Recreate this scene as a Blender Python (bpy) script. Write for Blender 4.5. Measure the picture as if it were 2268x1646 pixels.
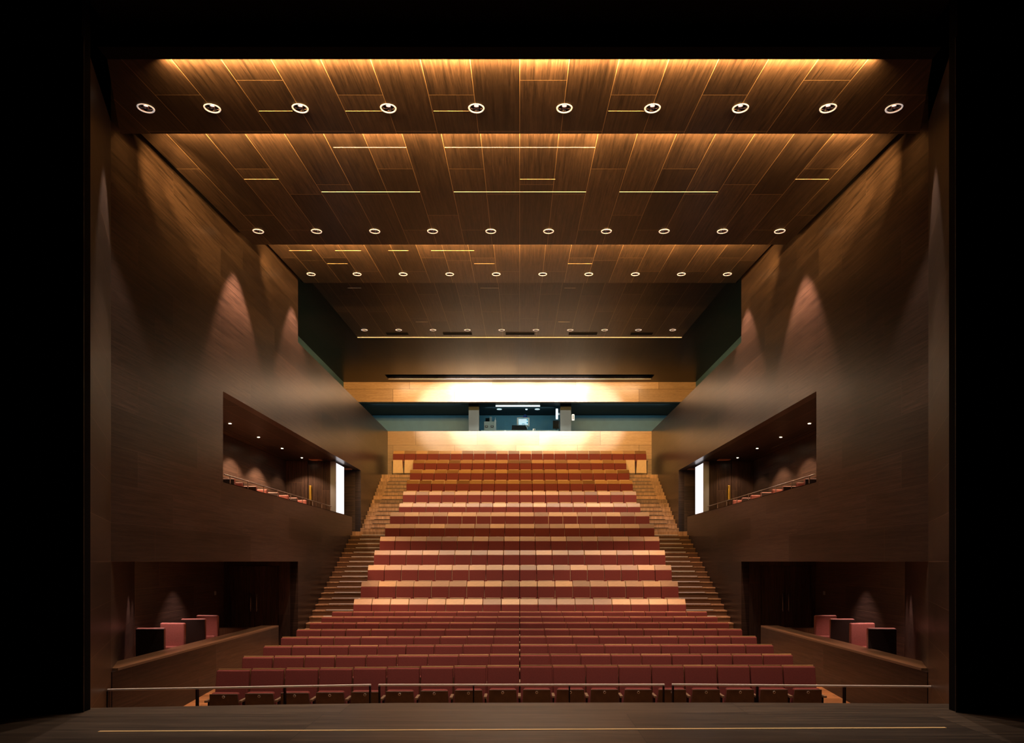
import bpy, bmesh, math, random
from mathutils import Vector, Matrix
random.seed(4)
for o in list(bpy.data.objects): bpy.data.objects.remove(o)
S = bpy.context.scene
COL = S.collection
# ------------------------------------------------------------------ camera, world, exposure
# all depths (Y) are metres in front of the camera; heights are written from eye level and lifted by EZ
EZ = 2.86            # eye level above the hall floor in front of the stage
F = 1480.0           # focal length in pixels of the 2268 px wide frame
cam = bpy.data.cameras.new('camera'); cam.sensor_width = 36; cam.lens = F/2268*36
cam.shift_x = -17/2268; cam.shift_y = 421/2268; cam.clip_end = 200; cam.clip_start = .05
camo = bpy.data.objects.new('camera', cam); COL.objects.link(camo)
camo.location = (0, 0, EZ); camo.rotation_euler = (math.pi/2, 0, 0)
S.camera = camo
w = bpy.data.worlds.new('world'); S.world = w; w.use_nodes = True
w.node_tree.nodes['Background'].inputs[0].default_value = (.3, .5, .6, 1)
w.node_tree.nodes['Background'].inputs[1].default_value = 0.0
S.view_settings.view_transform = 'Standard'; S.view_settings.look = 'None'
S.view_settings.gamma = 1; S.view_settings.use_curve_mapping = False
S.view_settings.exposure = -0.12
P_DOWN = 520         # one ceiling downlight
P_COVE = 80          # one cove strip
P_REAR = 215         # the slot over the last row
WARM = (1, .50, .14); WARM2 = (1, .74, .57); NEUT = (1, .90, .76)

def area(name, loc, rot, sx, sy, power, col, spread=180):
    l = bpy.data.lights.new(name, 'AREA'); l.shape = 'RECTANGLE'; l.size = sx; l.size_y = sy
    l.energy = power; l.color = col; l.spread = math.radians(spread)
    o = bpy.data.objects.new(name, l); COL.objects.link(o); o.location = loc
    o.rotation_euler = [math.radians(a) for a in rot]
    return o
def aim(o, target):
    o.rotation_euler = (Vector(target)-Vector(o.location)).to_track_quat('-Z', 'Y').to_euler()
    return o
def spot(name, loc, power, col, size, blend, parent=None, r=.03):
    l = bpy.data.lights.new(name, 'SPOT'); l.energy = power; l.color = col
    l.spot_size = math.radians(size); l.spot_blend = blend; l.shadow_soft_size = r
    o = bpy.data.objects.new(name, l); COL.objects.link(o); o.location = loc
    if parent: o.parent = parent
    return o

# slot lights over the rear wall, split along the length
for ln, p, c in ((6.6, 1.0, NEUT), (11.6, .40, (1, .74, .46))):
    area('slot_lamp', (0, 30.45, 8.43), (52, 0, 0), ln, .14, P_REAR*p, c, 130)
# five wall washers in the dark slots at the end of the fourth ceiling
for x, p in ((-4.6, .45), (-2.4, 1), (0, 1.1), (2.4, 1), (4.6, .45)):
    o = spot('wall_washer', (x, 25.18, 8.36), 3800*p, NEUT, 34, .5, r=.05); aim(o, (x*.72, 31.5, 6.75))
# cove strips: hidden behind the far edge of each hanging ceiling and washing the next one
def cove(y, z, hw, power, tilt=115, col=WARM):
    area('cove_lamp', (0, y, z), (tilt, 0, 0), hw*2, .06, power, col, 125)
cove(8.42, 6.27, 4.5, P_COVE*8)
cove(10.40, 6.74, 5.6, P_COVE*21, 125)
cove(15.40, 7.38, 5.7, P_COVE*21, 125)
cove(19.05, 8.02, 5.8, P_COVE*16, 125)
for y, z, n, hw, p in ((10.40, 6.70, 6, 4.6, 430), (15.40, 7.36, 9, 5.0, 340), (19.0, 8.0, 8, 5, 220)):
    for i in range(n):                 # single hidden lamps between the strips
        x = -hw+2*hw*i/(n-1)+random.uniform(-.3, .3)
        o = spot('cove_spot', (x, y, z), p*random.uniform(.5, 1.4), WARM, 46, 1, r=.04)
        aim(o, (x*1.02, y+2, z+.22))
for s in (-1, 1):                      # lamps at the cove ends washing the side walls
    for y, z, p, ty, dz in ((10.45, 6.66, 340, 2.0, .4), (10.45, 6.66, 1700, 6.0, .1), (15.5, 7.3, 420, 2.2, .6), (10.38, 6.7, 26, .1, 1.0)):
        o = spot('cove_spot', (s*5.62, y, z), p, WARM, 44 if ty > 4 else 75, 1, r=.05)
        aim(o, (s*6.3, y+ty, z-dz*.5))
# booth tube light, plus added unseen fills for the booth and outer teal walls
area('booth_lamp', (-.09, 33.2, 7.73), (0, 0, 0), 2.15, .045, 330, (.45, .85, 1))
area('booth_lamp', (0, 33.9, 7.8), (50, 0, 0), 3.4, .2, 34, (.55, .92, 1))  # added fill turned to the booth back wall, no fitting there
for s in (-1, 1):
    area('booth_lamp', (s*5.2, 33.2, 7.8), (35, 0, 0), 4.5, .3, 60, (.5, .88, 1))  # added fill to lift the teal walls either side of the booth
    area('gallery_lamp', (s*6.75, 26.5, 6.3), (0, s*78, 0), .3, 12, 34, (.35, .8, 1), 75)  # added cool fill so the outer teal wall shows

# ------------------------------------------------------------------ materials
def nt(name):
    m = bpy.data.materials.new(name); m.use_nodes = True
    return m, m.node_tree, m.node_tree.nodes['Principled BSDF']
def plain(name, col, rough=.5, metal=0, emit=None, es=0, noise=0, nscale=60, coat=0, spec=None):
    m, t, b = nt(name)
    b.inputs['Base Color'].default_value = (*col, 1); b.inputs['Roughness'].default_value = rough
    b.inputs['Metallic'].default_value = metal
    if spec is not None: b.inputs['Specular IOR Level'].default_value = spec
    if emit: b.inputs['Emission Color'].default_value = (*emit, 1); b.inputs['Emission Strength'].default_value = es
    if noise:
        tc = t.nodes.new('ShaderNodeTexCoord'); n = t.nodes.new('ShaderNodeTexNoise'); n.inputs['Scale'].default_value = nscale
        n.inputs['Detail'].default_value = 3
        r = t.nodes.new('ShaderNodeValToRGB')
        r.color_ramp.elements[0].position = .3; r.color_ramp.elements[1].position = .7
        r.color_ramp.elements[0].color = (*[c*(1-noise) for c in col], 1)
        r.color_ramp.elements[1].color = (*[min(1, c*(1+noise)) for c in col], 1)
        t.links.new(tc.outputs['Object'], n.inputs['Vector']); t.links.new(n.outputs['Fac'], r.inputs['Fac'])
        t.links.new(r.outputs['Color'], b.inputs['Base Color'])
    return m
def wood(name, u, v, c1, c2, plank=.63, length=3.1, mortar=.004, mcol=(.15, .10, .065), rough=.34, offset=.37,
         v0=0, u0=0, gs=1.0, spec=.5, contrast=1.0):
    """stained veneer planks running along axis u, stacked along axis v"""
    m, t, b = nt(name); N = t.nodes.new; L = t.links.new
    tc = N('ShaderNodeTexCoord'); sp = N('ShaderNodeSeparateXYZ'); L(tc.outputs['Object'], sp.inputs[0])
    def off(sock, k):
        a = N('ShaderNodeMath'); a.operation = 'ADD'; L(sock, a.inputs[0]); a.inputs[1].default_value = k; return a.outputs[0]
    us, vs = off(sp.outputs[u], u0+60), off(sp.outputs[v], -v0+plank*60)
    cb = N('ShaderNodeCombineXYZ'); L(us, cb.inputs[0]); L(vs, cb.inputs[1])
    br = N('ShaderNodeTexBrick'); L(cb.outputs[0], br.inputs['Vector'])
    br.offset = offset; br.offset_frequency = 2; br.squash = 1.35; br.squash_frequency = 3
    for k, val in (('Scale', 1), ('Mortar Size', mortar), ('Mortar Smooth', 0), ('Bias', 0), ('Brick Width', length), ('Row Height', plank)):
        br.inputs[k].default_value = val
    br.inputs['Color1'].default_value = (.46, .46, .46, 1); br.inputs['Color2'].default_value = (1.35, 1.35, 1.35, 1)
    br.inputs['Mortar'].default_value = (.9, .9, .9, 1)
    # grain: noise squeezed along the plank, shifted from plank to plank
    sh = N('ShaderNodeMath'); sh.operation = 'MULTIPLY'; L(br.outputs['Color'], sh.inputs[0]); sh.inputs[1].default_value = 37
    ga = N('ShaderNodeMath'); ga.operation = 'MULTIPLY'; L(us, ga.inputs[0]); ga.inputs[1].default_value = .8*gs
    gb = N('ShaderNodeMath'); gb.operation = 'MULTIPLY'; L(vs, gb.inputs[0]); gb.inputs[1].default_value = 21*gs
    gc = N('ShaderNodeCombineXYZ'); L(ga.outputs[0], gc.inputs[0]); L(gb.outputs[0], gc.inputs[1]); L(sh.outputs[0], gc.inputs[2])
    n1 = N('ShaderNodeTexNoise'); L(gc.outputs[0], n1.inputs['Vector']); n1.inputs['Scale'].default_value = 1.3
    n1.inputs['Detail'].default_value = 8; n1.inputs['Roughness'].default_value = .68; n1.inputs['Distortion'].default_value = .7
    r1 = N('ShaderNodeValToRGB'); L(n1.outputs['Fac'], r1.inputs['Fac'])
    r1.color_ramp.elements[0].position = .5-.17*contrast; r1.color_ramp.elements[1].position = .5+.17*contrast
    r1.color_ramp.elements[0].color = (*c1, 1); r1.color_ramp.elements[1].color = (*c2, 1)
    # fine pores
    gd = N('ShaderNodeVectorMath'); gd.operation = 'MULTIPLY'; L(gc.outputs[0], gd.inputs[0]); gd.inputs[1].default_value = (6, 9, 1)
    n2 = N('ShaderNodeTexNoise'); L(gd.outputs[0], n2.inputs['Vector']); n2.inputs['Scale'].default_value = 1.5; n2.inputs['Detail'].default_value = 4
    r2 = N('ShaderNodeValToRGB'); L(n2.outputs['Fac'], r2.inputs['Fac'])
    r2.color_ramp.elements[0].position = .38; r2.color_ramp.elements[1].position = .6
    r2.color_ramp.elements[0].color = (.5, .48, .46, 1); r2.color_ramp.elements[1].color = (1.1, 1.1, 1.1, 1)
    def mix(a, bb, fac, mode):
        x = N('ShaderNodeMix'); x.data_type = 'RGBA'; x.blend_type = mode
        if isinstance(fac, float): x.inputs['Factor'].default_value = fac
        else: L(fac, x.inputs['Factor'])
        L(a, x.inputs['A'])
        if isinstance(bb, tuple): x.inputs['B'].default_value = (*bb, 1)
        else: L(bb, x.inputs['B'])
        return x.outputs['Result']
    c = mix(r1.outputs['Color'], r2.outputs['Color'], .6, 'MULTIPLY')
    c = mix(c, br.outputs['Color'], .75, 'MULTIPLY')
    c = mix(c, mcol, br.outputs['Fac'], 'MIX')
    L(c, b.inputs['Base Color'])
    rr = N('ShaderNodeMapRange'); L(n1.outputs['Fac'], rr.inputs['Value'])
    rr.inputs['To Min'].default_value = rough-.01; rr.inputs['To Max'].default_value = rough+.015
    L(rr.outputs['Result'], b.inputs['Roughness']); b.inputs['Specular IOR Level'].default_value = spec
    return m
C1, C2 = (.024, .018, .017), (.105, .070, .056)
M = {}
M['wall'] = wood('dark_wood_wall', 1, 2, [c*.62 for c in C1], [c*.62 for c in C2], plank=.595, length=3.0, rough=.29, spec=.24, mcol=(.055, .04, .033))
M['wallx'] = wood('dark_wood_cross_wall', 0, 2, C1, C2, plank=.595, length=3.0, rough=.3)
M['ceil'] = wood('dark_wood_ceiling', 1, 0, [c*.62 for c in C1], [c*.62 for c in C2], plank=.63, length=2.6, mcol=(.24, .17, .11), rough=.36, spec=.16)
M['back'] = wood('pale_lit_wood_wall', 0, 2, (.30, .20, .12), (.44, .31, .19), plank=.66, length=2.9, v0=6.15, mortar=.008, mcol=(.08, .045, .025))  # rear planks, paled so the bright lamplight is partly in the colour
M['ceil5'] = wood('blackish_wood_ceiling', 1, 0, [c*.2 for c in C1], [c*.25 for c in C2], plank=.63, length=2.6, mcol=(.03, .022, .018), rough=.3, spec=.12)  # same ceiling wood, shade put into the colour against bounce from the rear
M['splay'] = wood('dark_wood_splay', 1, 2, [c*.6 for c in C1], [c*.6 for c in C2], plank=.595, length=2.2, rough=.34, gs=.6, contrast=1.6, spec=.16)
M['splay_back'] = wood('dark_wood_box_wall', 1, 2, C1, C2, plank=.595, length=2.6)
M['part'] = wood('dark_wood_partition', 2, 0, C1, C2, plank=.7, length=4.0, mortar=.003)
M['step'] = wood('oak_step', 0, 1, (.34, .20, .11), (.52, .33, .20), plank=.3, length=2.2, mortar=.002, mcol=(.1, .05, .025), gs=2, rough=.45)
M['floor'] = wood('orange_oak_floor', 0, 1, (.30, .12, .042), (.50, .23, .09), plank=.14, length=1.4, mortar=.003, mcol=(.15, .06, .02), gs=2)
M['counter'] = wood('brown_wood_ledge', 1, 0, (.13, .065, .032), (.22, .12, .06), plank=.63, length=3.4, mortar=.003, rough=.3)
M['stage'] = wood('worn_stage_floor', 0, 1, (.046, .034, .025), (.135, .100, .070), plank=1.25, length=3.4, mortar=.004, mcol=(.015, .012, .01), gs=.5, rough=.42, contrast=.75)
M['armwood'] = plain('oak_armrest', (.24, .15, .09), .4)
M['panwood'] = plain('dark_stained_seat_bottom', (.13, .088, .066), .4, noise=.2, nscale=10)
M['seatwood'] = plain('beech_seat_bottom', (.70, .55, .38), .4, noise=.06, nscale=9)
def headmat():
    m, t, b = nt('honey_wood_headrest'); N = t.nodes.new; L = t.links.new
    oi = N('ShaderNodeObjectInfo'); r = N('ShaderNodeValToRGB'); L(oi.outputs['Random'], r.inputs['Fac'])
    r.color_ramp.elements[0].color = (.28, .15, .055, 1); r.color_ramp.elements[1].color = (.66, .40, .16, 1)
    tc = N('ShaderNodeTexCoord'); n = N('ShaderNodeTexNoise'); mp = N('ShaderNodeMapping'); mp.inputs['Scale'].default_value = (4, 30, 30)
    L(tc.outputs['Object'], mp.inputs[0]); L(mp.outputs[0], n.inputs['Vector']); n.inputs['Scale'].default_value = 2
    x = N('ShaderNodeMix'); x.data_type = 'RGBA'; x.blend_type = 'MULTIPLY'; x.inputs['Factor'].default_value = .35
    L(r.outputs['Color'], x.inputs['A']); L(n.outputs['Fac'], x.inputs['B']); L(x.outputs['Result'], b.inputs['Base Color'])
    b.inputs['Roughness'].default_value = .38
    return m
M['headrest'] = headmat()
M['fabric'] = plain('dark_red_fabric', (.185, .042, .036), .85, noise=.12, nscale=90, spec=.2)
M['pink'] = plain('red_upholstery', (.42, .15, .13), .6, noise=.08, nscale=40)
M['shell'] = plain('dark_back_shell', (.045, .03, .027), .45)
M['black'] = plain('black_paint', (.004, .005, .006), .8, spec=.1)
M['blackmetal'] = plain('black_metal', (.02, .02, .022), .4, metal=.6)
M['steel'] = plain('brushed_steel', (.45, .44, .43), .3, metal=.8)
M['railtop'] = plain('polished_rail', (.85, .78, .72), .3)
M['alu'] = plain('pale_aluminium', (.8, .78, .74), .4, metal=.1)
M['brass'] = plain('brass', (.85, .62, .12), .3, metal=.7)
M['teal'] = plain('teal_grey_paint', (.050, .135, .17), .6, noise=.06, nscale=3)
M['teal2'] = plain('grey_green_column', (.004, .016, .020), .7)  # column colour darkened in place of the shade the beam should cast
M['bwall'] = plain('matt_black_ceiling', (.006, .008, .01), .7)
M['ring'] = plain('white_lamp_ring', (.85, .82, .8), .3, emit=(1, .9, .85), es=.4)
M['cup'] = plain('lamp_reflector', (.55, .42, .4), .12, metal=1)
M['bulb'] = plain('lamp_bulb', (1, 1, 1), .5, emit=(1, .88, .72), es=3)
M['bulb2'] = plain('balcony_bulb', (1, 1, 1), .5, emit=(1, .82, .55), es=30)
M['lit'] = plain('lit_white_panel', (.9, .9, .95), .5, emit=(.93, .93, 1), es=1.5)
M['slit'] = plain('light_joint', (1, .9, .6), .5, emit=(1, .82, .5), es=.8)  # emission put in for light leaking through the board joints
M['slit3'] = plain('faint_light_joint', (1, .8, .5), .5, emit=(1, .75, .45), es=.25)  # weaker emission for the dimmer light leaks
M['slit2'] = plain('gold_lit_edge', (1, .8, .5), .5, emit=(1, .72, .4), es=.55)  # emission put in for light along the edge, not a lamp
M['greyj'] = plain('grey_jamb', (.30, .36, .45), .5)
M['vent'] = plain('brick_vent', (.45, .22, .15), .6)
M['white'] = plain('white_enamel', (.8, .8, .8), .4)
M['screen'] = plain('monitor_screen', (.1, .3, .4), .2, emit=(.15, .45, .6), es=.6)
M['tube'] = plain('fluorescent_tube', (1, 1, 1), .4, emit=(.9, .97, 1), es=2.2)
M['grey'] = plain('grey_device', (.42, .52, .55), .5)
M['blue'] = plain('blue_shade', (.02, .08, .4), .3)
M['brassline'] = plain('stage_strip', (.9, .68, .34), .4)
def glass():
    m, t, b = nt('booth_glass'); b.inputs['Transmission Weight'].default_value = 1; b.inputs['Roughness'].default_value = 0
    b.inputs['IOR'].default_value = 1.03; b.inputs['Base Color'].default_value = (.8, .95, 1, 1); return m
M['glass'] = glass()

# ------------------------------------------------------------------ mesh helpers
class MB:
    def __init__(s): s.bm = bmesh.new()
    def hexa(s, v, bevel=0, seg=2):
        """v: 8 points, bottom 4 (ccw) then top 4"""
        vs = [s.bm.verts.new(p) for p in v]
        fs = [s.bm.faces.new([vs[i] for i in q]) for q in ((3, 2, 1, 0), (4, 5, 6, 7), (0, 1, 5, 4), (1, 2, 6, 5), (2, 3, 7, 6), (3, 0, 4, 7))]
        if bevel:
            es = list({e for f in fs for e in f.edges})
            bmesh.ops.bevel(s.bm, geom=es, offset=bevel, segments=seg, affect='EDGES', profile=.5)
        return s
    def box(s, x0, x1, y0, y1, z0, z1, bevel=0, seg=2):
        x0, x1 = sorted((x0, x1)); y0, y1 = sorted((y0, y1)); z0, z1 = sorted((z0, z1))
        return s.hexa([(x0, y0, z0), (x1, y0, z0), (x1, y1, z0), (x0, y1, z0), (x0, y0, z1), (x1, y0, z1), (x1, y1, z1), (x0, y1, z1)], bevel, seg)
    def prism(s, pts, z0, z1):
        """extrude polygon (x,y) list; z0/z1 numbers or per-point lists"""
        n = len(pts)
        zb = z0 if isinstance(z0, (list, tuple)) else [z0]*n; zt = z1 if isinstance(z1, (list, tuple)) else [z1]*n
        b = [s.bm.verts.new((p[0], p[1], z)) for p, z in zip(pts, zb)]; t = [s.bm.verts.new((p[0], p[1], z)) for p, z in zip(pts, zt)]
        s.bm.faces.new(b[::-1]); s.bm.faces.new(t)
        for i in range(n): s.bm.faces.new([b[i], b[(i+1) % n], t[(i+1) % n], t[i]])
        return s
    def tube(s, a, b, r, n=10, r2=None):
        a, b = Vector(a), Vector(b); d = b-a; q = d.to_track_quat('Z', 'Y')
        ra, rb = [], []
        for i in range(n):
            t = 2*math.pi*i/n; v = Vector((math.cos(t), math.sin(t), 0))
            ra.append(s.bm.verts.new(a+q @ (v*r))); rb.append(s.bm.verts.new(b+q @ (v*(r2 if r2 is not None else r))))
        s.bm.faces.new(ra[::-1]); s.bm.faces.new(rb)
        for i in range(n): s.bm.faces.new([ra[i], ra[(i+1) % n], rb[(i+1) % n], rb[i]])
        return s
    def lathe(s, prof, c=(0, 0, 0), n=24):
        rings = []
        for r, z in prof:
            rings.append([s.bm.verts.new((c[0]+r*math.cos(2*math.pi*i/n), c[1]+r*math.sin(2*math.pi*i/n), c[2]+z)) for i in range(n)] if r > 1e-6
                         else [s.bm.verts.new((c[0], c[1], c[2]+z))])
        for A, B in zip(rings, rings[1:]):
            for i in range(n):
                j = (i+1) % n
                if len(A) == 1 and len(B) > 1: s.bm.faces.new([A[0], B[j], B[i]])
                elif len(B) == 1 and len(A) > 1: s.bm.faces.new([A[i], A[j], B[0]])
                elif len(A) > 1: s.bm.faces.new([A[i], A[j], B[j], B[i]])
        return s
    def build(s, name, mat, parent=None, smooth=False, loc=None):
        bmesh.ops.recalc_face_normals(s.bm, faces=s.bm.faces)
        me = bpy.data.meshes.new(name); s.bm.to_mesh(me); s.bm.free()
        me.materials.append(mat)
        if smooth:
            for p in me.polygons: p.use_smooth = True
        o = bpy.data.objects.new(name, me); COL.objects.link(o)
        if parent: o.parent = parent
        if loc: o.location = loc
        return o
def tag(o, label, cat, group=None, kind=None):
    if label: o['label'] = label
    if cat: o['category'] = cat
    if group: o['group'] = group
    if kind: o['kind'] = kind
    return o
def thing(name, label, cat, loc=(0, 0, 0), group=None, rz=0):
    o = bpy.data.objects.new(name, None); o.empty_display_size = .1; COL.objects.link(o)
    o.location = loc; o.rotation_euler.z = rz
    return tag(o, label, cat, group)
def struct(o): o['kind'] = 'structure'; return o
def kids(o): return [c for c in KID.get(o.name, [])]
def copy_tree(o, tree, parent=None):
    """tree: nested list [(child, [(grandchild, [])...])...]"""
    c = o.copy(); COL.objects.link(c)
    if parent: c.parent = parent
    for ch, sub in tree: copy_tree(ch, sub, c)
    return c
def tree_of(o): return [(c, tree_of(c)) for c in o.children]
ORD = ['', 'first', 'second', 'third', 'fourth', 'fifth', 'sixth', 'seventh', 'eighth', 'ninth', 'tenth', 'eleventh']

# ------------------------------------------------------------------ setting
HW = 6.22      # half width of the hall
OW = 8.3       # outer side walls
def splx(y): return 4.94+.492*(y-7.57)
def zf(y): return -2.675+.066*(y-12.37)       # gently sloping hall floor
# stage floor
edge = [(-5.06, 7.80), (-3, 7.98), (-1.5, 8.08), (1, 8.10), (3, 8.10), (5.17, 8.03)]
mb = MB(); mb.prism([(-13, -3), (13, -3), (13, 7.57), (4.94, 7.57)]+edge[::-1]+[(-4.94, 7.57), (-13, 7.57)], -1.85, -1.71)
struct(mb.build('floor', M['stage']))
mb = MB(); mb.prism([(-4.9, 7.4), (4.9, 7.4), (5.1, 7.95), (-5.0, 7.72)], -3.0, -1.86)
struct(mb.build('trim_1', M['black']))
# hall floor, sloping, then the flat strip in front of the tiers
mb = MB()
yy = [7.9, 18.83]
mb.hexa([(-HW, 7.9, zf(7.9)-.1), (HW, 7.9, zf(7.9)-.1), (HW, 18.6, zf(18.6)-.1), (-HW, 18.6, zf(18.6)-.1),
         (-HW, 7.9, zf(7.9)), (HW, 7.9, zf(7.9)), (HW, 18.6, zf(18.6)), (-HW, 18.6, zf(18.6))])
struct(mb.build('floor', M['floor']))
# black proscenium wall and header
for s, nm in ((-1, 'wall_proscenium_left'), (1, 'wall_proscenium_right')):
    mb = MB(); mb.box(s*(splx(7.57)+.02), s*13, 7.57, 7.72, -1.71, 12); struct(mb.build(nm, M['black']))
mb = MB(); mb.box(-5.12, 5.12, 8.1, 8.3, 6.24, 12); mb.box(-5.0, 5.0, 7.6, 8.1, 6.5, 12); struct(mb.build('wall_proscenium_top', M['black']))
for s, nm in ((-1, 'wall_splay_left'), (1, 'wall_splay_right')):
    a = (s*splx(7.57), 7.57); b = (s*HW, 10.17); t = .14
    mb = MB()
    pts = [a, b, (b[0]+s*t, b[1]), (a[0]+s*t, a[1])]
    mb.prism(pts, -3.0, [5.95, 6.7, 6.7, 5.95])
    struct(mb.build(nm, M['splay']))
    # the same splay runs on behind the box opening
    mb = MB(); mb.prism([(s*HW, 10.17), (s*OW, 14.4), (s*(OW+.15), 14.4), (s*(HW+.15), 10.17)], -2.8, 0.0)
    struct(mb.build('wall_box_'+('left' if s < 0 else 'right'), M['splay_back']))
# side walls
for s, nm in ((-1, 'left'), (1, 'right')):
    X0, X1 = s*HW, s*(HW+.22)
    mb = MB()
    mb.box(X0, X1, 10.17, 14.01, 0, 9.2)                # next to the proscenium
    mb.box(X0, X1, 14.01, 18.75, 3.57, 9.2)             # above the balcony
    mb.box(X0, X1, 18.75, 31.5, 3.57, 6.15)
    mb.box(X0, X1, 14.01, 24.8, 0, 1.675)               # balcony front
    mb.box(X0, X1, 18.75, 24.8, -2.6, 0)
    mb.box(X0, X1, 24.8, 26.15, -2.6, 1.12)
    mb.box(X0, X1, 26.15, 31.5, -2.6, 3.57)
    struct(mb.build('wall_'+nm, M['wall']))
    mb = MB(); mb.box(s*OW, s*(OW+.15), 14.4, 26.3, -2.8, 3.57); struct(mb.build('wall_outer_'+nm, M['splay_back']))
    mb = MB(); mb.box(s*OW, s*(OW+.15), 18.4, 36.1, 3.75, 9.2); struct(mb.build('wall_gallery_'+nm, M['teal']))
    # slabs: box ceiling = balcony floor, balcony ceiling
    mb = MB(); mb.prism([(s*HW+s*.22, 10.25), (s*(HW+.22), 18.9), (s*(OW), 18.9), (s*OW, 14.4)], 0.005, .15); struct(mb.build('ceiling', M['part']))
    mb = MB(); mb.box(s*(HW+.22), s*OW, 14.0, 26.15, .74, .84); struct(mb.build('floor', M['floor']))
    mb = MB(); mb.box(s*(HW), s*OW, 24.8, 26.15, .85, 1.12); struct(mb.build('floor', M['floor']))
    mb = MB(); mb.box(s*(HW+.22), s*OW, 14.0, 26.3, 3.575, 3.75); struct(mb.build('ceiling', M['ceil']))
    mb = MB(); mb.prism([(s*(HW+.22), 10.3), (s*(HW+.22), 18.9), (s*OW, 18.9), (s*OW, 14.5)], -2.55, -2.35); struct(mb.build('floor', M['floor']))
    # cross walls in the recesses
    mb = MB(); mb.box(s*(HW+.22), s*6.76, 18.75, 18.95, -2.35, 0); mb.box(s*8.18, s*OW, 18.75, 18.95, -2.35, 0); mb.box(s*6.76, s*8.18, 18.75, 18.95, -.12, 0)
    struct(mb.build('wall_box_end_'+nm, M['part']))
    mb = MB(); mb.box(s*(HW+.22), s*OW, 26.15, 26.3, 1.0, 3.57); struct(mb.build('wall_corridor_end_'+nm, M['wallx']))
    mb = MB(); mb.box(s*(HW+.22), s*OW, 13.85, 14.0, .84, 3.57); struct(mb.build('wall_balcony_end_'+nm, M['part']))
    mb = MB(); mb.box(s*7.52, s*OW, 23.7, 24.8, .84, 3.57); mb.box(s*6.56, s*6.68, 23.72, 24.8, .84, 3.57); mb.box(s*6.68, s*7.52, 23.78, 24.8, .84, 3.57)
    struct(mb.build('wall_partition_'+nm, M['part']))
    # gap between the balcony ceiling and wall: thin trim lines
    mb = MB(); mb.box(s*7.92, s*7.95, 14.2, 21.0, 3.555, 3.574); mb.box(s*8.02, s*8.05, 14.2, 21.0, 3.555, 3.574)
    struct(mb.build('trim_2', M['shell']))
# rear wall, booth
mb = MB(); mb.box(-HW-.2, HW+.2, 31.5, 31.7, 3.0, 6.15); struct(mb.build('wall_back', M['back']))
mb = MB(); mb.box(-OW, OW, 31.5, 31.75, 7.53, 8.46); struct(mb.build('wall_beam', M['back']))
mb = MB(); mb.box(-OW, OW, 35.9, 36.1, 5.0, 8.4); struct(mb.build('wall_booth', M['teal']))
mb = MB(); mb.box(-OW, OW, 31.75, 35.9, 7.85, 7.95); struct(mb.build('ceiling', M['bwall']))
mb = MB(); mb.box(-OW, OW, 31.7, 35.9, 5.6, 5.75); struct(mb.build('floor', M['bwall']))
for i, (x0, x1) in enumerate(((1038, 1061), (1241, 1265))):
    mb = MB(); mb.box((x0-1151)*32.6/F, (x1-1151)*32.6/F, 32.6, 32.85, 5.75, 7.85); struct(mb.build('wall_booth_pier', M['teal2']))
for i, (x0, x1) in enumerate(((-2.3, -2.1), (2.1, 2.3))):
    mb = MB(); mb.box(x0*1.02, x1*1.02, 32.85, 35.9, 5.75, 7.85); struct(mb.build('wall_booth_side', M['teal']))
    
# ceilings ---------------------------------------------------------
def slab(mb, y0, y1, x00, x01, x10, x11, zfun, t):
    """x00..x01 at y0, x10..x11 at y1"""
    mb.hexa([(x00, y0, zfun(y0)), (x01, y0, zfun(y0)), (x11, y1, zfun(y1)), (x10, y1, zfun(y1)),
             (x00, y0, zfun(y0)+t), (x01, y0, zfun(y0)+t), (x11, y1, zfun(y1)+t), (x10, y1, zfun(y1)+t)])
def hung(y0, y1, yl, xs, zfun, xfun, t=.06, h=.075):
    mb = MB()
    slab(mb, y0, yl-h, -xfun(y0), xfun(y0), -xfun(yl-h), xfun(yl-h), zfun, t)
    slab(mb, yl+h, y1, -xfun(yl+h), xfun(yl+h), -xfun(y1), xfun(y1), zfun, t)
    cur0, cur1 = -xfun(yl-h), -xfun(yl+h)
    for x in xs:
        slab(mb, yl-h, yl+h, cur0, x-h, cur1, x-h, zfun, t); cur0 = cur1 = x+h
    slab(mb, yl-h, yl+h, cur0, xfun(yl-h), cur1, xfun(yl+h), zfun, t)
    return struct(mb.build('ceiling', M['ceil']))
PX = {1: [323, 470, 665, 860, 1055, 1250, 1445, 1640, 1834, 1980], 2: [572, 701, 830, 958, 1087, 1215, 1343, 1471, 1600, 1727],
      3: [689, 791, 893, 996, 1099, 1202, 1304, 1407, 1509, 1611], 4: [807, 883, 959, 1035, 1111, 1187, 1263, 1339, 1414, 1490]}
z1 = lambda y: 6.49+.12*(y-9.56)
z2 = lambda y: 7.17+.08*(y-14.5)
z3 = lambda y: 7.83+.073*(y-18.2)
z4 = lambda y: 8.40+.044*(y-24.23)
PAN = {1: (8.2, 10.27, 9.56, z1, lambda y: 5.15+.51*(y-8.32)), 2: (10.5, 15.24, 14.5, z2, lambda y: 6.08),
       3: (15.8, 18.9, 18.2, z3, lambda y: 6.10), 4: (19.4, 25.1, 24.23, z4, lambda y: 6.10)}
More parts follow.
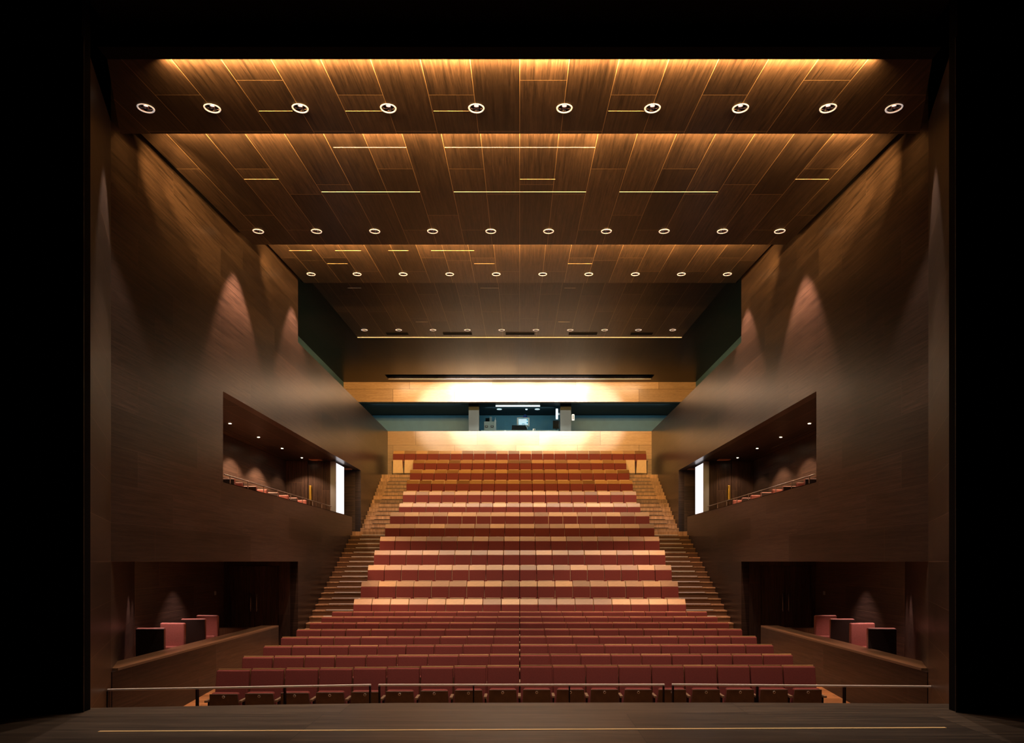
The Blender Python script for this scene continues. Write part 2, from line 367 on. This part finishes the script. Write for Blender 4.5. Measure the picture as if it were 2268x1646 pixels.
for k, (y0, y1, yl, zz, xf) in PAN.items():
    xs = [(p-1151)*yl/F for p in PX[k]]
    hung(y0, y1, yl, xs, zz, xf)
    row = {1: 'nearest the stage', 2: 'second from the stage', 3: 'third from the stage', 4: 'farthest from the stage'}[k]
    if k == 1:
        L = thing('downlight', '', 'downlight')
        MB().lathe([(.092, .01), (.098, -.010), (.112, -.012), (.117, -.002), (.117, .0)]).build('lamp_ring', M['ring'], L, True)
        MB().lathe([(.092, -.002), (.084, .002), (.076, .03), (.06, .075), (.045, .10), (0, .10)]).build('reflector', M['cup'], L, True)
        MB().lathe([(0, .035), (.026, .042), (.032, .06), (.022, .09), (0, .095)], n=14).build('bulb', M['bulb'], L, True)
        sl = spot('lamp', (0, 0, -.03), P_DOWN, WARM2, 62, .4, L, .03)
        LT = tree_of(L)
    for i, x in enumerate(xs):
        if k == 1 and i == 0: o = L
        else:
            o = copy_tree(L, LT)
        if k in (2, 3) and i in (0, 9):        # the outer lamps stand close to the walls and throw strong scallops
            for c in o.children:
                if c.type == 'LIGHT':
                    c.data = c.data.copy(); c.data.energy = P_DOWN*3.6; c.data.color = (1, .52, .32); c.data.spot_size = math.radians(66)
        o.location = (x, yl, zz(yl)); o.rotation_euler.x = math.atan(.08)
        side, n = ('left', i+1) if i < 5 else ('right', 10-i)
        pos = ('outermost on the '+side) if n == 1 else '%s from the %s end' % (ORD[n], side)
        tag(o, 'round white-ringed downlight, ceiling row %s, %s' % (row, pos), 'downlight', 'downlights in the timber ceiling')
# rear ceiling with the lamp slot
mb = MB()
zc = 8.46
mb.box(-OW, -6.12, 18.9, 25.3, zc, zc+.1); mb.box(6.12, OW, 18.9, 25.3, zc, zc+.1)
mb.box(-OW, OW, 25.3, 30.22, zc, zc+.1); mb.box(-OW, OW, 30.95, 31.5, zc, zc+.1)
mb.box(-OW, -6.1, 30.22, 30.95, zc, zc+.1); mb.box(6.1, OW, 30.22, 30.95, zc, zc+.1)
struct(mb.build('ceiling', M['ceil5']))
mb = MB(); mb.box(-6.3, 6.3, 30.0, 31.2, 8.9, 9.0); mb.box(-6.3, 6.3, 30.05, 30.2, 8.57, 8.9); mb.box(-6.3, 6.3, 30.97, 31.1, 8.57, 8.9)
struct(mb.build('ceiling', M['black']))
mb = MB(); mb.box(-OW-.2, OW+.2, 8.3, 36.2, 9.2, 9.35); struct(mb.build('ceiling', M['black']))   # roof slab above everything
mb = MB(); mb.box(-HW, HW, 18.95, 19.1, 7.98, 9.2); struct(mb.build('wall_drop', M['black']))
mb = MB(); mb.box(-6.08, 6.08, 30.93, 30.96, 8.452, 8.462); struct(mb.build('trim_3', M['alu']))
mb = MB(); mb.box(-6.1, 6.1, 25.12, 25.16, 8.425, 8.438); struct(mb.build('trim_4', M['slit2']))  # edge strip made to glow in place of light coming through the gap
SL = [(855, 903), (981, 1045), (1120, 1184), (1260, 1323), (1398, 1446)]  # flat black plates standing in for the darkness inside five slots
mb = MB()
for a, b in SL:
    ya, yb = 24.55, 24.8
    mb.hexa([((a-1151)*24.6/F, ya, z4(ya)-.012), ((b-1151)*24.6/F, ya, z4(ya)-.012), ((b-1151)*24.6/F, yb, z4(yb)-.012), ((a-1151)*24.6/F, yb, z4(yb)-.012),
             ((a-1151)*24.6/F, ya, z4(ya)-.001), ((b-1151)*24.6/F, ya, z4(ya)-.001), ((b-1151)*24.6/F, yb, z4(yb)-.001), ((a-1151)*24.6/F, yb, z4(yb)-.001)])
struct(mb.build('trim_5', M['black']))
# emissive strips standing in for light leaking between ceiling boards
def joint_glow(zz, py, segs, w, name, mat='slit3'):
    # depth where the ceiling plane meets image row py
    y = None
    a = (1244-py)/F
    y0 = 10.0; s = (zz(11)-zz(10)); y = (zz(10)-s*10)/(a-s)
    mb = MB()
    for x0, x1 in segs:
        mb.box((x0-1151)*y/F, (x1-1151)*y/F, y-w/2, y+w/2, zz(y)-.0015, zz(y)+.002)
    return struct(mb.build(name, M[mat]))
joint_glow(z2, 425, [(712, 930), (1005, 1298), (1372, 1590)], .016, 'trim_6', 'slit')
joint_glow(z2, 326.5, [(738, 900), (985, 1318)], .006, 'trim_7', 'slit')
joint_glow(z2, 397, [(541, 617), (1152, 1230), (1761, 1836)], .006, 'trim_8')
joint_glow(z1, 246, [(573, 648), (765, 850), (960, 1040), (1347, 1430)], .003, 'trim_9')
joint_glow(z3, 555, [(640, 690), (742, 800), (860, 905), (955, 1050)], .005, 'trim_10')
joint_glow(z3, 521+63, [(725, 770), (1050, 1095), (1258, 1312)], .005, 'trim_11')
joint_glow(z4, 638, [(770, 800), (1064, 1105), (1250, 1275)], .006, 'trim_12')
joint_glow(z4, 713, [(921, 948), (1236, 1262)], .006, 'trim_13')
# tiers -------------------------------------------------------------
rows = {}
for k in range(1, 9):
    y = 10.81+.886*(k-1); rows[k] = [y, None]
ztop = [-1.665, -1.597, -1.530, -1.483, -1.416, -1.349, -1.274, -1.217]
for k in range(1, 9): rows[k][1] = zf(rows[k][0])
for k in range(9, 16): rows[k] = [19.26+.9*(k-9), -2.27+.483*(k-9)]
for k in range(16, 22): rows[k] = [26.5+.87*(k-16), 1.12+.56*(k-16)]
SW = 4.80      # half width of the seating blocks
mb = MB()
mb.box(-HW, HW, 18.6, 19.41, -2.6, -2.27)
for k in range(10, 16): mb.box(-SW, SW, rows[k-1][0]+.15, rows[k][0]+.15, -2.6, rows[k][1])
mb.box(-SW, SW, 24.81, 26.65, -2.6, 1.12)
for k in range(17, 21): mb.box(-SW, SW, rows[k-1][0]+.15, rows[k][0]+.15, -2.6, rows[k][1])
mb.box(-HW, HW, 30.13, 31.5, -2.6, 3.92)
for s in (-1, 1): mb.box(s*SW, s*HW, 24.81, 26.07, -2.6, 1.115)
struct(mb.build('floor', M['step']))
# stairs in the side aisles
for s, side in ((-1, 'left'), (1, 'right')):
    for part in (0, 1):
        if part == 0: n, y0, run, zb, rise = 20, 19.41-.9, .3, -2.27, .1615; name = 'lower'
        else: n, y0, run, zb, rise = 14, 26.65-.87, .29, 1.12, .18667; name = 'upper'
        st = thing('staircase', 'flight of oak steps in the %s aisle, %s' % (side, 'below the cross aisle' if part == 0 else 'up to the top row'), 'stairs',
                   (s*5.5, y0, zb), 'aisle stairs')
        for i in range(1, n+1):
            ya = run*i; yb = ya+run+.0
            last = i == n
            m = MB(); m.box(-.71, .71, ya, (ya+run) + (0 if last else .02), rise*(i-1)-.02 if i > 1 else 0, rise*i)
            m.box(-.71, .71, ya-.012, ya+.01, rise*i-.035, rise*i+.001)
            so = m.build('step', M['step'], st)
            # metal nosing from the seats outwards, with a dark grip behind it
            xi, xo = -s*.69, -s*.69+s*.98
            MB().box(xi, xo, ya-.016, ya+.016, rise*i+.001, rise*i+(.024 if part == 0 else .012)).build('nosing', M['white'] if part == 0 else M['blackmetal'], so)
            if part == 1 or i > 0:
                MB().box(xi, xo+s*.03, ya-.02, ya+.02, rise*i-.012, rise*i+.0005).build('nosing_base', M['blackmetal'], so)

# ------------------------------------------------------------------ theatre seats
def make_seat(kind):
    top = 1.10 if kind == 'front' else 1.19
    w = .257
    t = thing('theatre_seat', '', 'seat')
    def sl(yb, zb, yt, zt, th, hw, hwt=None, bev=.012, seg=2):
        hwt = hwt or hw
        m = MB(); m.hexa([(-hw, yb-th/2, zb), (hw, yb-th/2, zb), (hw, yb+th/2, zb), (-hw, yb+th/2, zb),
                          (-hwt, yt-th/2, zt), (hwt, yt-th/2, zt), (hwt, yt+th/2, zt), (-hwt, yt+th/2, zt)], bev, seg); return m
    if kind == 'front':
        sl(-.13, .42, -.02, 1.085, .07, w, bev=.018).build('backrest', M['fabric'], t, False)
        sl(-.085, .40, .028, 1.10, .014, w, bev=.004).build('back_shell', M['headrest'], t)
    else:
        sl(-.17, .42, -.10, 1.03, .07, w, bev=.012).build('backrest', M['fabric'], t)
        sl(-.128, .40, -.055, 1.04, .014, w, bev=.004).build('back_shell', M['panwood'], t)
        sl(-.098, 1.035, -.0, 1.19, .03, w, bev=.006).build('headrest', M['headrest'], t)
    sl(-.25, .33, -.31, .79 if kind == 'front' else .70, .105, .225, .205, bev=.03, seg=3).build('seat_cushion', M['pink'] if 0 else M['fabric'], t)
    zt_ = .78 if kind == 'front' else .715
    p = sl(-.305, .30 if kind == 'front' else .12, -.375, zt_, .016, .24, .213, bev=.006).build('seat_bottom', M['panwood'] if kind == 'front' else M['seatwood'], t)
    # support and armrest on the right of each seat
    MB().box(.238, .285, -.40, -.14, .65, .685, .006).build('armrest', M['armwood'], t)
    m = MB(); m.box(.252, .276, -.30, -.20, 0, .65); m.box(.240, .288, -.32, -.16, 0, .02); m.build('support', M['blackmetal'], t)
    return t
fr = make_seat('front'); fr.location.z = 0
FT = tree_of(fr)
re_ = make_seat('rear'); RT = tree_of(re_)
def disc_mesh():
    m = MB(); m.lathe([(.012, -.003), (.022, -.003), (.022, 0)], n=16); return m
armL = None
pitch = .53
rowname = {1: 'front row', 2: 'second row', 3: 'third row', 4: 'fourth row', 5: 'fifth row', 6: 'sixth row', 7: 'seventh row', 8: 'eighth row',
           9: 'lowest raked row', 15: 'row just below the cross aisle', 16: 'row just above the cross aisle', 21: 'top row'}
for k in range(10, 15): rowname[k] = '%s raked row up' % ORD[k-8]
for k in range(17, 21): rowname[k] = '%s row above the cross aisle' % ORD[k-15]
shift = {1: .28, 2: .2, 3: .14, 4: .1, 5: .07, 6: .05, 7: .03, 8: .02}
first = {'front': True, 'rear': True}
def ring_obj(parent, y=-.384, z=.735):
    m = MB(); m.lathe([(.0, -.001), (.010, -.001), (.011, 0), (.022, 0), (.022, -.004)], n=18)
    me_o = m.build('number_disc', M['white'], parent); me_o.rotation_euler = (math.radians(90+8), 0, 0); me_o.location = (0, y, z)
    me_o.data.materials.append(M['shell'])
    for p_ in me_o.data.polygons:
        if sum((me_o.data.vertices[v].co.xy.length for v in p_.vertices))/len(p_.vertices) < .0115: p_.material_index = 1
    return me_o
disc_proto = None
endarm = None
for k in range(1, 22):
    kind = 'front' if k < 9 else 'rear'
    n = 22 if k == 21 else 18
    y, z = rows[k]
    grp = 'plain red seats in the stalls' if kind == 'front' else 'wood-topped seats on the raked tiers'
    for i in range(n):
        x = (i-(n-1)/2)*pitch
        P, T = (fr, FT) if kind == 'front' else (re_, RT)
        if first[kind]: o = P; first[kind] = False
        else: o = copy_tree(P, T)
        yy = y
        if k in shift and x < 0: yy -= shift[k]*(-x/4.74)
        o.location = (x+random.uniform(-.002, .002), yy+random.uniform(-.006, .006), zf(yy) if k < 9 else z)
        side, m_ = ('left', i+1) if i < n/2 else ('right', n-i)
        if m_ == 1: pos = 'at the %s end' % side
        else: pos = '%s from the %s end' % (ORD[m_], side)
        look = 'plain red theatre seat' if kind == 'front' else 'red wood-topped seat'
        if k == 1: look = 'red tip-up seat with numbered wooden underside'
        tag(o, '%s, %s, %s' % (look, rowname[k], pos), 'seat', grp)
        if k == 1 or (k == 21 and (i < 2 or i > n-3)):
            pan = [c for c in o.children if c.name.startswith('seat_bottom')][0]
            if k == 1:
                if disc_proto is None: disc_proto = ring_obj(pan)
                else:
                    d = disc_proto.copy(); COL.objects.link(d); d.parent = pan
        if i == 0:      # closing armrest at the left end of the row
            if endarm is None:
                a = MB().box(-.285, -.238, -.40, -.14, .65, .685, .006).build('armrest', M['armwood'], o)
                m = MB(); m.box(-.276, -.252, -.30, -.20, 0, .65); m.box(-.288, -.240, -.32, -.16, 0, .02); b = m.build('support', M['blackmetal'], o)
                endarm = (a, b)
            else:
                for q in endarm:
                    c = q.copy(); COL.objects.link(c); c.parent = o

# ------------------------------------------------------------------ guard rails in front of the first row
def guard(p0, p1, posts, label):
    zt = -1.83
    P = [((px-1151), (py-1244)) for px, py in (p0, p1)]
    pts = []
    for dx, dy in P:
        y = -zt*F/dy; pts.append(Vector((dx*y/F, y, zt)))
    a, b = pts
    t = thing('guard_rail', label, 'railing', (a.x, a.y, zf(a.y)), 'steel guard rails before the front row')
    off = Vector(t.location)
    A, B = a-off, b-off
    d = (B-A).normalized(); nrm = Vector((-d.y, d.x, 0))
    m = MB(); h = .018
    def quad(P_, z): return [(P_+nrm*-h)+Vector((0, 0, z)), (P_+nrm*h)+Vector((0, 0, z))]
    a0, a1 = quad(A, -.03); b0, b1 = quad(B, -.03); a2, a3 = quad(A, 0); b2, b3 = quad(B, 0)
    m.hexa([a0, b0, b1, a1, a2, b2, b3, a3], .006)
    m.build('top_rail', M['railtop'], t)
    for px in posts:
        # where the sight line of image column px crosses the rail
        k = (px-1151)/F
        s = (k*a.y-a.x)/((b.x-a.x)-k*(b.y-a.y)); s = min(max(s, .004), .996)
        q = A+(B-A)*s
        yy = q.y+off.y
        m = MB(); m.box(q.x-.009, q.x+.009, q.y-.035, q.y+.035, zf(yy)-off.z, -.03+A.z)
        m.build('post', M['blackmetal'], t)
guard((238, 1526), (822, 1515.5), (238, 437, 631, 822), 'left length of the low steel guard rail before the front row')
guard((838, 1515.5), (1472, 1515), (838, 1049, 1261, 1472), 'middle length of the low steel guard rail before the front row')
guard((1488, 1514.5), (2068, 1519), (1488, 1677, 1870, 2068), 'right length of the low steel guard rail before the front row')
# yellow strip set in the stage floor
m = MB(); m.hexa([(-4.23, 6.70, -1.71), (4.38, 6.85, -1.71), (4.38, 6.89, -1.71), (-4.23, 6.74, -1.71),
                  (-4.23, 6.70, -1.706), (4.38, 6.85, -1.706), (4.38, 6.89, -1.706), (-4.23, 6.74, -1.706)])
tag(m.build('stage_strip', M['brassline']), 'long thin yellow strip let into the dark stage floor', 'floor strip')

# ------------------------------------------------------------------ boxes and balconies
def box_chair(front_mat):
    t = thing('box_chair', '', 'chair')
    m = MB(); m.box(-.262, .262, -.045, .035, .42, 1.09, .03, 3); m.build('backrest', M['pink'], t)
    m = MB(); m.box(-.255, .255, .030, .050, .40, 1.072, .006, 2); m.build('back_shell', M['shell'], t)
    m = MB(); m.box(-.235, .235, -.15, -.05, .40, .62, .025, 3); m.build('seat', M['pink'], t)
    for sx in (-1, 1):
        for yy in (-.12, .03):
            m = MB(); m.box(sx*.235-.012, sx*.235+.012, yy-.012, yy+.012, 0, .40); m.build('leg', M['blackmetal'], t)
    return t
bc = box_chair(None); BT = tree_of(bc); firstc = True
for s, side in ((-1, 'left'), (1, 'right')):
    spots_ = [(12.7, 7.01), (13.75, 7.13), (14.75, 7.20), (15.7, 7.33)]
    for i, (y, x) in enumerate(spots_):
        if firstc: o = bc; firstc = False
        else: o = copy_tree(bc, BT)
        if s > 0: x = [.5277, .4946, .4730, .4588][i]*0 + (([1952, 1909, 1865, 1828][i]-1151)/F)*y
        away = i % 2 == 0
        o.location = (s*x, y, -2.35); o.rotation_euler.z = math.pi-s*.10 if away else s*.06
        look = 'dark-backed chair turned away' if away else 'red upholstered chair facing the stage'
        pos = 'nearest the stage' if i == 0 else ('%s from the stage' % ORD[i+1] if i < 3 else 'farthest from the stage')
        tag(o, '%s in the lower %s box, %s' % (look, side, pos), 'chair', 'upholstered chairs in the boxes')
    # balcony chairs, only their tops show over the ledge
    cx = [496, 515, 546, 571, 597, 620, 640, 661]
    for i, px in enumerate(cx):
        y = 15.55+.775*i; x = (1151-px)*y/F
        o = copy_tree(bc, BT)
        away = i % 2 == 0
        o.location = (s*x, y, .86+.0); o.rotation_euler.z = math.pi if away else 0
        o.location.z = .84
        pos = 'nearest the stage' if i == 0 else ('%s from the stage' % ORD[i+1] if i < 7 else 'farthest from the stage')
        look = 'dark-backed red chair' if away else 'red upholstered chair'
        tag(o, '%s behind the upper %s balcony rail, %s' % (look, side, pos), 'chair', 'upholstered chairs on the balconies')
    o['x'] = 0; del o['x']
    # lower box balustrade
    t = thing('box_balustrade', 'dark wooden balustrade with broad ledge, front of the lower %s box' % side, 'balustrade', (s*HW, 13.7, -2.85))
    m = MB(); m.box(0, s*.18, -3.5, 3.54, 0, 1.16); p = m.build('front_panel', M['wall'], t)
    m = MB(); m.box(0, s*.45, -3.35, 3.54, 1.16, 1.20, .004); m.build('ledge', M['counter'], t)
    m = MB(); m.box(s*.19, s*1.5, 3.2, 3.54, .3, 1.155); m.build('return_panel', M['counter'], t)
    # balcony rail
    t = thing('balcony_rail', 'thin steel rail with short posts on the upper %s balcony ledge' % side, 'railing', (s*(HW+.1), 14.3, 1.675))
    MB().tube((0, 0, .19), (0, 8.2, .175), .013).build('handrail', M['steel'], t, True)
    for y in (14.58, 15.54, 16.49, 17.46, 18.45, 19.43, 20.39, 21.34, 22.34):
        MB().box(-.006, .006, y-14.3-.012, y-14.3+.012, 0, .178).build('post', M['steel'], t)
    # balcony ledge board
    m = MB(); m.box(0, s*.26, 14.02-18, 24.8-18, 0, .012); o = m.build('trim_14', M['counter'], loc=(s*HW, 18, 1.675)); struct(o)
    o.location.z = 1.663
    # balcony downlights
    for i, y in enumerate((17.3, 19.2, 21.1, 23.0)):
        t = thing('balcony_downlight', 'small glowing spotlight in the upper %s balcony ceiling, %s' % (side, ['nearest the stage', 'second from the stage', 'third from the stage', 'beside the door'][i]), 'downlight', (s*7.5, y, 3.572), 'small spotlights over the balconies')
        MB().lathe([(.034, 0), (.036, -.006), (.05, -.006), (.052, 0)], n=20).build('lamp_ring', M['steel'], t, True)
        MB().lathe([(0, -.005), (.036, -.004), (.036, 0)], n=20).build('bulb', M['bulb2'], t, True)
        l = spot('lamp', (0, 0, -.03), (.3 if i == 3 else 1)*(430 if s < 0 else 200), (1, .56, .32), 112, .4, t, .02)
        l.rotation_euler = (0, 0, 0)
    # hatch plates
    for x, y, z, w_, d_, nm in ((7.15, 23.4, 3.57, .4, .3, 'upper %s balcony ceiling before the door'), (6.62, 25.7, 3.57, .28, .3, 'ceiling over the %s cross aisle entrance')):
        m = MB(); m.box(-w_/2, w_/2, -d_/2, d_/2, -.02, 0); tag(m.build('air_vent', M['vent'], loc=(s*x, y, z)), 'small reddish vent plate in the '+nm % side, 'vent', 'vent plates')
    # lit white panel at the end of the partition
    t = thing('light_box', 'glowing white vertical panel beside the upper %s balcony door' % side, 'light box', (s*6.55, 24.3, 1.0))
    MB().box(0, s*-.03, -.55, .5, .02, 2.50).build('lit_face', M['lit'], t)
    MB().box(s*.16, s*-.03, -.62, -.551, .02, 2.55).build('frame', M['greyj'], t)
    # doors
    dn = 'door_%d' % (1 if s < 0 else 2)
    d = MB().box(s*6.70, s*7.50, 23.70, 23.76, 1.0, 3.45).build(dn, M['part']); struct(d)
    h = MB(); h.box(s*7.37, s*7.44, 23.60, 23.68, 2.17, 2.69, .008); h.box(s*7.39, s*7.42, 23.64, 23.70, 2.6, 2.64); h.box(s*7.39, s*7.42, 23.64, 23.70, 2.22, 2.26)
    h.build('door_handle', M['brass'], d)
    dn = 'door_%d' % (3 if s < 0 else 4)
    d = thing(dn, None, None, (s*7.47, 18.85, -2.35)); struct(d)
    for q in (-1, 1):
        lf = MB().box(q*.005, q*.70, -.03, .03, .01, 2.22).build('door_leaf', M['part'], d)
        hh = MB(); hh.tube((q*.085, -.09, .95), (q*.085, -.09, 1.45), .014); hh.tube((q*.085, -.09, 1.0), (q*.085, -.03, 1.0), .008); hh.tube((q*.085, -.09, 1.4), (q*.085, -.03, 1.4), .008)
        hh.build('door_handle', M['steel'], lf, True)
    m = MB(); m.box(0, -s*.012, -.06, .06, -.05, .05, .003); tag(m.build('light_switch', M['greyj'], loc=(s*OW, 18.2, -.86)), 'small grey wall switch near the door of the lower %s box' % side, 'switch')
    if s > 0:
        m = MB(); m.box(0, -.015, -.05, .05, -.06, .06, .004); o = m.build('wall_socket', M['blackmetal'], loc=(7.75, 13.25, -1.65)); o.rotation_euler.z = -.46
        tag(o, 'small black wall socket behind the dark chair in the lower right box', 'socket')
    # scallop lamps in the lower box, plus two fills added for the chairs
    l = spot('box_lamp', (s*7.2, 13.2, -.03), 105, (1, .58, .48), 75, .6, None, .03)  # added fill for the near chairs
    l = spot('box_lamp', (s*7.3, 15.0, -.03), 90, (1, .58, .48), 60, .6, None, .03)  # added fill for the far chairs
    l = spot('box_lamp', (s*7.8, 16.0, -.03), 100, (1, .58, .48), 75, .6, None, .03)
    l = spot('box_lamp', (s*7.55, 14.1, -.03), 70, (1, .58, .48), 75, .6, None, .03)

# ------------------------------------------------------------------ control booth
def bx(px, y): return (px-1151)*y/F
def bz(py, y): return (1244-py)*y/F
fl = 6.06
pane = MB()
for a, b in ((1062, 1118), (1119, 1180), (1181, 1240)): pane.box(bx(a, 32.75), bx(b, 32.75), 32.74, 32.75, 5.76, 7.84)
o = struct(pane.build('window_1', M['glass']))
desk = thing('control_desk', 'long control desk behind the booth window, mostly hidden by the wall', 'desk', (0, 33.4, 5.75))
MB().box(-1.9, 1.9, -.62, .55, .65, .70, .004).build('desk_top', M['grey'], desk)
for x in (-1.8, 1.8): MB().box(x-.03, x+.03, -.3, .3, 0, .65).build('leg', M['blackmetal'], desk)
DZ = 6.45
t = thing('equipment_rack', 'pale grey equipment cabinet with two square openings in the booth window', 'cabinet', (bx(1084, 33.3), 33.3, DZ))
MB().box(-.26, .26, -.15, .2, 0, .50, .01).build('body', M['grey'], t)
for x in (-.14, .14):
    fo = MB().box(x-.07, x+.07, -.165, -.15, .20, .30, .003).build('socket_panel', M['blackmetal'], t)
    MB().box(x-.045, x+.045, -.17, -.165, .235, .27).build('insert', M['white'], fo)
t = thing('storage_box', 'slim upright grey boxes on the far left of the booth', 'box', (bx(1085, 33.7), 33.7, DZ))
MB().box(-.22, -.02, -.1, .1, 0, .77, .005).build('box_body', M['teal2'], t); MB().box(-.01, .1, -.1, .1, 0, .84, .005).build('box_body', M['grey'], t)
t = thing('bottle', 'slim white bottle beside the grey cabinet in the booth', 'bottle', (bx(1097, 33.2), 33.2, DZ))
MB().lathe([(0, 0), (.045, 0), (.045, .45), (.05, .54), (.015, .62), (.012, .71), (0, .71)], n=14).build('bottle_body', M['white'], t, True)
t = thing('monitor', 'white-framed monitor showing lines of data, centre of the booth', 'monitor', (bx(1159, 33.1), 33.1, DZ+.24))
m = MB(); m.box(-.31, .31, -.03, .25, .02, .44, .012); m.build('casing', M['white'], t)
m = MB(); m.box(-.24, .24, -.036, -.03, .07, .39); sc = m.build('screen', M['screen'], t)
m = MB()
for i in range(4): m.box(-.22, .22-.06*(i % 2), -.04, -.036, .10+i*.07, .125+i*.07)
m.build('data_lines', M['tube'], sc)
MB().box(-.1, .1, 0, .2, -.24, .02).build('stand', M['grey'], t)
t = thing('mixing_console', 'black mixing console with cables under the booth monitor', 'console', (bx(1152, 32.95), 32.95, DZ))
m = MB(); m.hexa([(-.42, -.08, 0), (.35, -.08, 0), (.35, .1, 0), (-.42, .1, 0), (-.40, -.04, .24), (.3, -.04, .26), (.3, .1, .30), (-.40, .1, .30)], .01); m.build('body', M['blackmetal'], t)
m = MB()
pp = [Vector((.05+.035*i, -.1, .32-.0016*(i-3)**2*4+.0)) for i in range(10)]
for a, b in zip(pp, pp[1:]): m.tube(a, b, .012, 6)
m.build('cable', M['white'], t, True)
t = thing('display', 'black monitor at the right side of the booth', 'monitor', (bx(1232, 33.2), 33.2, DZ))
MB().box(-.17, .17, -.03, .02, .15, .55, .01).build('casing', M['blackmetal'], t); MB().box(-.03, .03, 0, .03, 0, .2).build('stand', M['blackmetal'], t)
t = thing('desk_lamp', 'small desk lamp with blue shade above the booth monitor', 'lamp', (bx(1163, 33.5), 33.5, DZ))
MB().lathe([(0, 0), (.08, 0), (.08, .02), (.012, .03), (.012, .70), (0, .70)], n=12).build('stem', M['blackmetal'], t, True)
MB().lathe([(.0, .92), (.05, .91), (.11, .82), (.12, .74), (0, .74)], n=16).build('lamp_shade', M['blue'], t, True)
t = thing('box', 'small red and white carton on the booth desk', 'box', (bx(1183, 32.95), 32.95, DZ))
MB().box(-.06, .06, -.04, .04, 0, .1, .004).build('carton', M['white'], t); MB().box(-.03, .03, -.045, -.04, .03, .07).build('print', M['vent'], t)
def tubelamp(px0, px1, py, y, label, vert=False):
    x = bx((px0+px1)/2, y)
    t = thing('fluorescent_lamp', label, 'lamp', (x, y, bz(py, y)), 'fluorescent lamps in the booth')
    L_ = (bx(px1, y)-bx(px0, y))/2
    if vert:
        MB().tube((0, -.03, -.24), (0, -.03, .24), .05).build('tube', M['tube'], t, True); m = MB(); m.box(-.06, .06, .02, .05, -.28, .28); m.box(.05, 2.14-x, .0, .05, -.05, .05); m.build('fitting', M['white'], t)
    else:
        MB().tube((-L_, 0, 0), (L_, 0, 0), .03).build('tube', M['tube'], t, True); MB().box(-L_, L_, -.04, .04, .03, .115 if y < 34 else .07).build('fitting', M['white'], t)
tubelamp(1098, 1196, 899.5, 33.2, 'long fluorescent lamp under the booth ceiling')
tubelamp(1230, 1237, 917, 33.7, 'short upright fluorescent lamp at the right of the booth', True)
tubelamp(1130, 1145, 917, 35.7, 'short box lamp on the back wall of the booth')
for px, n in ((1106, 'left'), (1190, 'right')):
    y = 34.4
    t = thing('ceiling_lamp', 'round recessed lamp in the booth ceiling, %s of the two' % n, 'downlight', (bx(px, y), y, 7.845), 'round lamps in the booth ceiling')
    MB().lathe([(.07, 0), (.07, -.02), (.13, -.02), (.13, 0)], n=20).build('lamp_ring', M['ring'], t, True)
    MB().lathe([(0, -.004), (.07, -.004), (.07, 0)], n=20).build('bulb', M['grey'], t, True)
t = thing('ceiling_spotlight', 'single small glowing spotlight in the booth ceiling', 'downlight', (bx(1166, 34.4), 34.4, 7.845))
MB().lathe([(0, -.03), (.05, -.03), (.05, 0)], n=16).build('bulb', M['tube'], t, True)
t = thing('loudspeaker', 'small grey loudspeaker on the right side of the booth', 'speaker', (bx(1266, 32.62), 32.62, bz(925, 32.6)))
MB().box(0, .14, -.08, .08, -.16, .16, .03, 3).build('casing', M['grey'], t); MB().box(.03, .11, -.085, -.078, -.1, .1).build('grille', M['blackmetal'], t)

# lift everything from eye-level heights to heights above the hall floor
for o in COL.objects:
    if o.parent is None and o is not camo: o.location.z += EZ
# planks are laid out in eye-level coordinates: meshes keep their own object space, so nothing else moves
